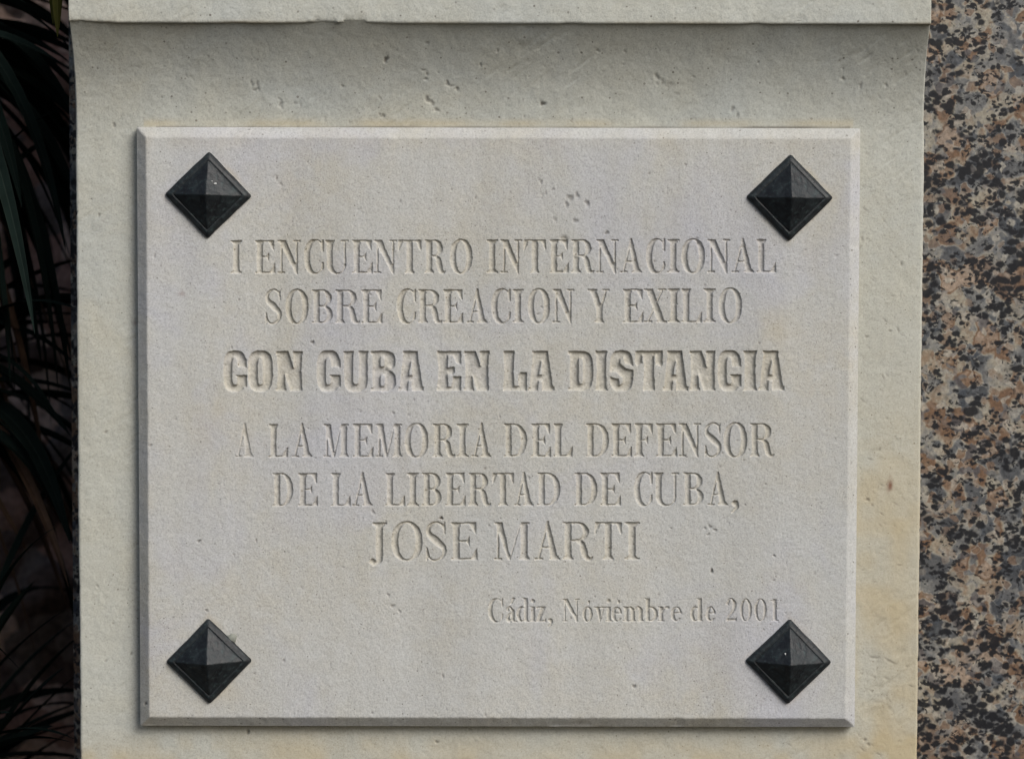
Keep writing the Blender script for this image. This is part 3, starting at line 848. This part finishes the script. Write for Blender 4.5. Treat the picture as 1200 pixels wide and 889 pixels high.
P_PITS = [(648, 222, 2, .7), (668, 232, 4, 1.0), (676, 229, 3, .9), (688, 238, 3.2, 1.2), (664, 240, 3, .8), (650, 257, 2.6, .7), (674, 259, 3, .9),
          (711, 273, 2.4, 1.2), (366, 401, 2.0, 1.6), (834, 669, 2.2, 1.5), (517, 607, 2.0, 1.8), (634, 213, 2, .9), (743, 804, 2.2, 1.2), (907, 651, 1.6, .9),
          (233, 634, 2, 1.2), (300, 633, 1.6, .7), (455, 697, 2.2, .7), (460, 710, 2.6, .7), (468, 716, 2.2, .6), (437, 600, 2.6, .6), (452, 612, 2.2, .6),
          (832, 617, 2.4, .8), (838, 621, 2.2, .8), (830, 626, 2, .7), (826, 619, 2, .6), (519, 792, 2, .7), (242, 715, 1.6, 1.2), (170, 825, 2, 1.4),
          (461, 484, 1.8, .8), (478, 486, 1.5, .6), (181, 300, 2.0, .7), (176, 522, 1.8, .9), (980, 300, 1.6, .6), (620, 560, 1.8, .6)]
carve_marks(X, Z, hh, grime, pits=P_PITS, scratches=[(322, 207, 332, 222, 1.4, .6), (640, 226, 634, 231, 1.3, .5), (575, 690, 590, 694, 1.2, .4), (420, 245, 428, 251, 1.2, .4)])
random_marks(X, Z, hh, grime, 600, -.295, .295, -.245, .245, np.random.default_rng(8), .0005, .0012, .0006)
Y = Y + carve * .001 - hh
tan = .65*(.30*np.exp(-(((PX - 255)/40)**2 + ((PY - 495)/26)**2)) + .34*np.exp(-(((PX - 905)/26)**2 + ((PY - 385)/26)**2)) + .22*np.exp(-(((PX - 950)/22)**2 + ((PY - 262)/30)**2))
       + .22*np.exp(-(((PX - 262)/45)**2 + ((PY - 815)/20)**2)) + .12*np.exp(-((PX - 170)/8)**2) + .16*np.exp(-((PY - 165)/10)**2))
for bx, by in ((244, 228), (925, 231), (245, 774), (924, 774)):                  # rusty halo where the bosses weep
    tan += .34*np.exp(-(((np.abs(PX - bx) + np.abs(PY - by)) - 52)/6)**2) * np.clip(.4 + .7*vnoise(X, Z, .02, 71), 0, 1)
tan = tan * np.clip(.6 + .5*vnoise(X, Z, .012, 72), 0, 1.2) + .17*rough
stain = np.stack([np.clip(tan, 0, .6), np.clip(grime, 0, .8), grime*0 + .35*np.exp(-(((PX - 213)/4)**2 + ((PY - 344)/3)**2))], 2)
co = np.stack([X, Y, Z], 2).reshape(-1, 3); stf = stain.reshape(-1, 3)
fc = grid_faces(nX, nZ)
ow = owner.reshape(-1)
fo = np.max(ow[fc], axis=1); fo[np.sum(ow[fc] >= 0, axis=1) < 3] = -1
body = fc[fo < 0]
# sides down to the wall
ring = np.concatenate([np.arange(nX)*nZ, (nX-1)*nZ + np.arange(1, nZ), np.arange(nX-2, -1, -1)*nZ + nZ-1, np.arange(nZ-2, 0, -1)])
side = co[ring].copy(); back = side.copy(); back[:, 1] = .004
base = len(co)
allco = np.concatenate([co, side, back]); L = len(ring)
i = np.arange(L); j = (i + 1) % L
sf = np.stack([base + i, base + L + i, base + L + j, base + j], 1)
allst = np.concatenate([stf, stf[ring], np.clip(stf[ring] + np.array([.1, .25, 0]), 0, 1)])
ORG = np.array((0, 0, -HH))
def compact(cos, faces, st):
    used = np.unique(faces); mp = np.full(len(cos), -1); mp[used] = np.arange(len(used))
    return cos[used], mp[faces], st[used]
c_, f_, s_ = compact(allco, np.concatenate([body, sf]), allst)
plaque = mesh_object('memorial_plaque', c_ - ORG, f_, M_PLAQUE, attrs={'stain': s_})
plaque.location = ORG
tag(plaque, 'pale grey limestone plaque with chamfered edges and seven engraved lines in Spanish', 'plaque')
for k, (txt, *_r) in enumerate(LINES):
    c_, f_, s_ = compact(co, fc[fo == k], stf)
    ln = mesh_object('engraved_lettering', c_ - ORG, f_, M_PLAQUE, plaque, attrs={'stain': s_})
    ln["label"] = ('bold ' if k == 2 else 'smaller lower-case ' if k == 6 else 'faint ' if False else '') + 'engraved line reading ' + txt

# ------------------------------------------------------------------ bosses
def diamond_ring(r, y, rc, k=5, j=0.0):
    """square ring standing on its corner; r half diagonal, rc corner radius"""
    pts = []
    rc = min(rc, r * .45)
    q = r - rc * math.sqrt(2)
    for c in range(4):
        ca = math.pi/2 * c
        cx, cz = q * math.cos(ca), q * math.sin(ca)
        for t in range(k):
            a = ca - math.pi/4 + math.pi/2 * t/(k - 1)
            pts.append((cx + rc*math.cos(a), y, cz + rc*math.sin(a)))
    return pts

def ring_mesh(rings, close_tip=True, jit=0.0, gen=None, edge_div=6):
    out = []
    for R in rings:                                   # subdivide the straight runs so the surface can be uneven
        ring, nR = [], len(R)
        for i in range(nR):
            a, b = np.array(R[i]), np.array(R[(i + 1) % nR])
            ring.append(a)
            if (i + 1) % 5 == 0:
                ring += [a + (b - a)*t/edge_div for t in range(1, edge_div)]
        out.append(np.array(ring))
    n = len(out[0])
    co = np.concatenate(out)
    if jit:
        co = co + np.stack([vnoise(co[:, 0] + 3, co[:, 2] + co[:, 1]*3, .010, gen + s)*jit*(.5 if s == 1 else 1) for s in range(3)], 1)
    fs = []
    for r in range(len(out) - 1):
        for i in range(n):
            a, b = r*n + i, r*n + (i + 1) % n
            fs.append((a, b, b + n, a + n))
    if close_tip:
        fs.append(tuple(range((len(out)-1)*n, len(out)*n)))
    return co, fs

BOSSES = [(244.2, 228.6, 1, 'black bronze pyramid stud with a white paint fleck, above I ENCUENTRO on the plaque', 1.2),
          (925.4, 231.6, 2, 'black bronze pyramid stud above the last letters of INTERNACIONAL, top right of the plaque', .6),
          (245.2, 773.9, 3, 'black bronze pyramid stud with a grey putty lump, bottom left of the plaque', -.8),
          (924.0, 774.6, 4, 'black bronze pyramid stud touching the end of the date 2001, bottom right of the plaque', .9)]
for px, py, seed, lab, tilt in BOSSES:
    bx, bz = from_px(px, py)
    root = tag(empty('bronze_stud', (bx, FACE + .0002, bz)), lab, 'stud', 'pyramid studs fixing the plaque')
    root.rotation_euler = (0, math.radians(tilt), 0)
    r = .0362
    rings = [diamond_ring(r, 0, .0022), diamond_ring(r, -.0014, .0022), diamond_ring(r - .0008, -.0029, .0022), diamond_ring(r - .0030, -.0044, .0020),
             diamond_ring(r - .0060, -.0052, .0014), diamond_ring(r - .0074, -.0051, .0012), diamond_ring(r - .012, -.0046, .001)]
    co, fs = ring_mesh(rings, True, .0003, seed*3)
    mesh_object('base_plate', co, fs, M_BRONZE, root, smooth=False)
    R0, H0 = r - .0074, .0150
    rings = [diamond_ring(R0, -.0046, .0012), diamond_ring(R0 - .0003, -.0052, .0012)]
    for t in np.linspace(.06, .93, 9):
        rings.append(diamond_ring(R0*(1 - t), -.0052 - H0*t, .0010))
    rings.append(diamond_ring(R0*.025, -.0052 - H0*.965, .0004))
    co, fs = ring_mesh(rings, True, .00028, seed*3 + 40)
    pyr = mesh_object('pyramid', co, fs, M_BRONZE, root, smooth=False)
    def fleck(fx, fz, sx, sz, sd):
        # a dab of paint lying on a facet
        pts, fcs = [], []
        def yf(x, z): return -.0052 - H0 * (1 - (abs(x) + abs(z)) / R0) - .0001
        g = np.random.default_rng(sd)
        rad = g.uniform(.6, 1.1, 12)
        for lay, (s, up) in enumerate(((1, .0), (.7, .0006), (.25, .0008))):
            for a in range(12):
                x = fx + sx*s*rad[a]*math.cos(a*math.pi/6); z = fz + sz*s*rad[a]*math.sin(a*math.pi/6)
                pts.append((x, yf(x, z) - up, z))
        for lay in range(2):
            for a in range(12):
                b = (a + 1) % 12
                fcs.append((lay*12 + a, lay*12 + b, lay*12 + 12 + b, lay*12 + 12 + a))
        fcs.append(tuple(range(24, 36)))
        mesh_object('paint_fleck', np.array(pts), fcs, M_FLECK, pyr)
    if seed == 1:
        fleck(.0068, .0094, .0017, .0008, 3); fleck(.0042, .0113, .0006, .0005, 4)
    if seed == 4:
        fleck(-.0044, .0085, .0008, .0011, 5)
    if seed == 3:
        pts, fcs = [], []
        for a in range(7):
            for b in range(12):
                th, ph = math.pi/2 * a/6, 2*math.pi * b/12
                q = 1 + .18*math.sin(3*ph + a) + .1*math.sin(5*ph)
                pts.append((.0192 + .0045*math.sin(th)*math.cos(ph)*q, .0002 - .0022*math.cos(th), .0188 + .0042*math.sin(th)*math.sin(ph)*q))
        for a in range(6):
            for b in range(12):
                c = (b + 1) % 12
                fcs.append((a*12 + b, a*12 + c, a*12 + 12 + c, a*12 + 12 + b))
        mesh_object('putty_lump', np.array(pts), fcs, M_PUTTY, root)

# ------------------------------------------------------ the dark planting
def bank():
    xs, zs = np.linspace(-1.7, -.30, 120), np.linspace(-.9, 1.1, 170)
    X, Z = np.meshgrid(xs, zs, indexing='ij')
    Y = .62 + .22*(Z + .2) + .045*vnoise(X, Z, .14, 81) + .02*vnoise(X, Z, .05, 82) + .008*vnoise(X, Z, .02, 83)
    o = mesh_object('soil_bank', np.stack([X, Y, Z], 2).reshape(-1, 3), grid_faces(*X.shape)[:, ::-1].copy(), M_SOIL)
    tag(o, 'dark reddish earth bank behind the strap leaves', 'earth bank', kind='structure')
bank()

def blade(base, direction, length, width, droop, twist=0.0, n=16):
    """one strap leaf: a folded, tapering ribbon with a thick midrib"""
    p, d = np.array(base, float), np.array(direction, float)
    d /= np.linalg.norm(d)
    co, rib, fs = [], [], []
    step = length / n
    for i in range(n + 1):
        t = i / n
        w = width * min(1, .45 + 2.2*t) * (1 - t**2.6)**.8 + .0004
        sidev = np.cross(d, (0, 0, 1.0))
        if np.linalg.norm(sidev) < .05: sidev = np.array((1.0, 0, 0))
        sidev /= np.linalg.norm(sidev)
        up = np.cross(sidev, d)
        a = twist * t
        s2 = sidev*math.cos(a) + up*math.sin(a); u2 = up*math.cos(a) - sidev*math.sin(a)
        for q, (f, lift) in enumerate(((-1, .32), (-.9, .28), (-.12, .03), (0, -.02), (.12, .03), (.9, .28), (1, .32))):
            co.append(p + s2*w/2*f + u2*w/2*lift); rib.append((1, .15, .1, .9, .1, .15, 1)[q])
        if i:
            b = (i - 1) * 7
            fs += [(b + q, b + q + 1, b + q + 8, b + q + 7) for q in range(6)]
        p = p + d * step
        d = d + np.array((0, 0, -droop * step)); d /= np.linalg.norm(d)
    return co, fs, rib

def clear_blade(args):
    """shorten a leaf until it stays clear of the pedestal and the granite; None if it cannot"""
    b, d, ln, w, *rest = args
    while ln > .09:
        c = np.array(blade(b, d, ln, w, *rest)[0])
        if not np.any((c[:, 0] > np.where(c[:, 1] > .095, -.379, -.3545)) ):
            return (b, d, ln, w, *rest)
        ln *= .9
    return None

def plant(root, blades, label, yellow=None, dry=None, stem=None, group='strap-leaved plants left of the pedestal'):
    o = tag(empty('strap_leaf_plant', root), label, 'plant', group)
    for nm, lst, mat in (('foliage', blades, M_LEAF), ('yellow_leaf', yellow or [], M_YELLOW), ('dry_leaf', dry or [], M_DRY)):
        sets = [lst] if nm == 'foliage' else [[b] for b in lst]
        for st in sets:
            co, fs, rb = [], [], []
            for args in filter(None, map(clear_blade, st)):
                c, f, r_ = blade(*args)
                fs += [tuple(i + len(co) for i in q) for q in f]; co += c; rb += r_
            if co:
                mesh_object(nm, np.array(co) - np.array(root), fs, mat, o, attrs={'rib': np.array(rb)})
    if stem:
        co, fs = [], []
        pts = np.array(stem, float)
        T = np.linspace(0, len(pts) - 1.001, 30)
        for k, t in enumerate(T):
            i = int(t); c = pts[i] + (pts[i + 1] - pts[i])*(t - i)
            for a in range(12):
                r_ = c[3] * (1 + .10*math.sin(k*2.1) + .06*math.sin(a*3 + k))
                co.append((c[0] + r_*math.cos(a*math.pi/6), c[1] + r_*math.sin(a*math.pi/6), c[2]))
            if k:
                b = (k - 1)*12
                fs += [(b + a, b + (a + 1) % 12, b + 12 + (a + 1) % 12, b + 12 + a) for a in range(12)]
        fs.append(tuple(range(len(co) - 12, len(co))))
        mesh_object('stem', np.array(co) - np.array(root), fs, M_STEM, o)
    return o

g = np.random.default_rng(23)
def spray(c, nleaf, az, el, ln, wd, droop, spread=.03):
    out = []
    for _ in range(nleaf):
        a, e_ = math.radians(g.uniform(*az)), math.radians(g.uniform(*el))
        b = np.array(c) + g.uniform(-spread, spread, 3)
        out.append((b, (math.cos(e_)*math.cos(a), math.cos(e_)*math.sin(a), math.sin(e_)), g.uniform(*ln), g.uniform(*wd), g.uniform(*droop), g.uniform(-.9, .9)))
    return out
# tall plant: crown out of the frame at the upper left, leaves arching over to the right and hanging
cA = (-.60, .26, .34)
bl = spray(cA, 46, (-40, 40), (-25, 35), (.26, .46), (.015, .028), (3.5, 9.0))
bl += spray((-.82, .02, .30), 60, (-180, 180), (-40, 60), (.28, .44), (.016, .026), (3, 6), .08)  # extra leaves centred outside the frame, added to block sky light from the left
bl += spray((-.62, .26, .74), 70, (-180, 180), (-50, 40), (.30, .50), (.016, .026), (3, 6.0), .08)  # added canopy above the frame, there to shade the leaves below
bl += spray(cA, 40, (-180, 180), (-10, 70), (.35, .60), (.014, .024), (3.0, 7.0))
plant((-.60, .30, -.60), bl, 'dark plant whose long strap leaves arch over from the top left corner',
      yellow=[((-.3655, .0, .50), (0, -.05, -1), .176, .017, .1, .3), ((-.376, .02, .50), (.02, -.05, -1), .164, .014, .1, -.3)],
      dry=spray(cA, 9, (-30, 20), (-60, -30), (.30, .45), (.012, .02), (3, 5)),
      stem=[(-.53, .32, -.62, .028), (-.545, .31, -.2, .026), (-.56, .30, .05, .024), (-.59, .27, .32, .022)])
# middle plant
cB = (-.55, .24, .02)
bl = spray(cB, 26, (-60, 60), (-30, 60), (.18, .34), (.013, .024), (4, 9), .04)
bl += spray((-.80, .05, -.10), 60, (-180, 180), (-40, 60), (.25, .42), (.015, .024), (3, 6), .08)  # another added clump beyond the left edge, keeps sky light off the planting
bl += spray(cB, 24, (-180, 180), (0, 80), (.25, .45), (.012, .022), (3, 6))
plant((-.57, .24, -.60), bl, 'dark plant with drooping strap leaves halfway down the left edge',
      dry=spray(cB, 8, (-40, 40), (-70, -20), (.2, .3), (.012, .02), (3, 5)),
      stem=[(-.57, .24, -.62, .02), (-.56, .24, -.3, .019), (-.55, .24, .0, .018)])
# low plant
cC = (-.53, .20, -.36)
bl = spray(cC, 24, (-60, 80), (10, 85), (.20, .42), (.013, .024), (1.5, 5), .035)
bl += spray(cC, 14, (-180, 180), (0, 80), (.25, .4), (.010, .02), (2, 5))
plant((-.53, .20, -.60), bl, 'dark plant with blades rising from the bottom left corner',
      stem=[(-.53, .20, -.62, .02), (-.53, .20, -.36, .016)])
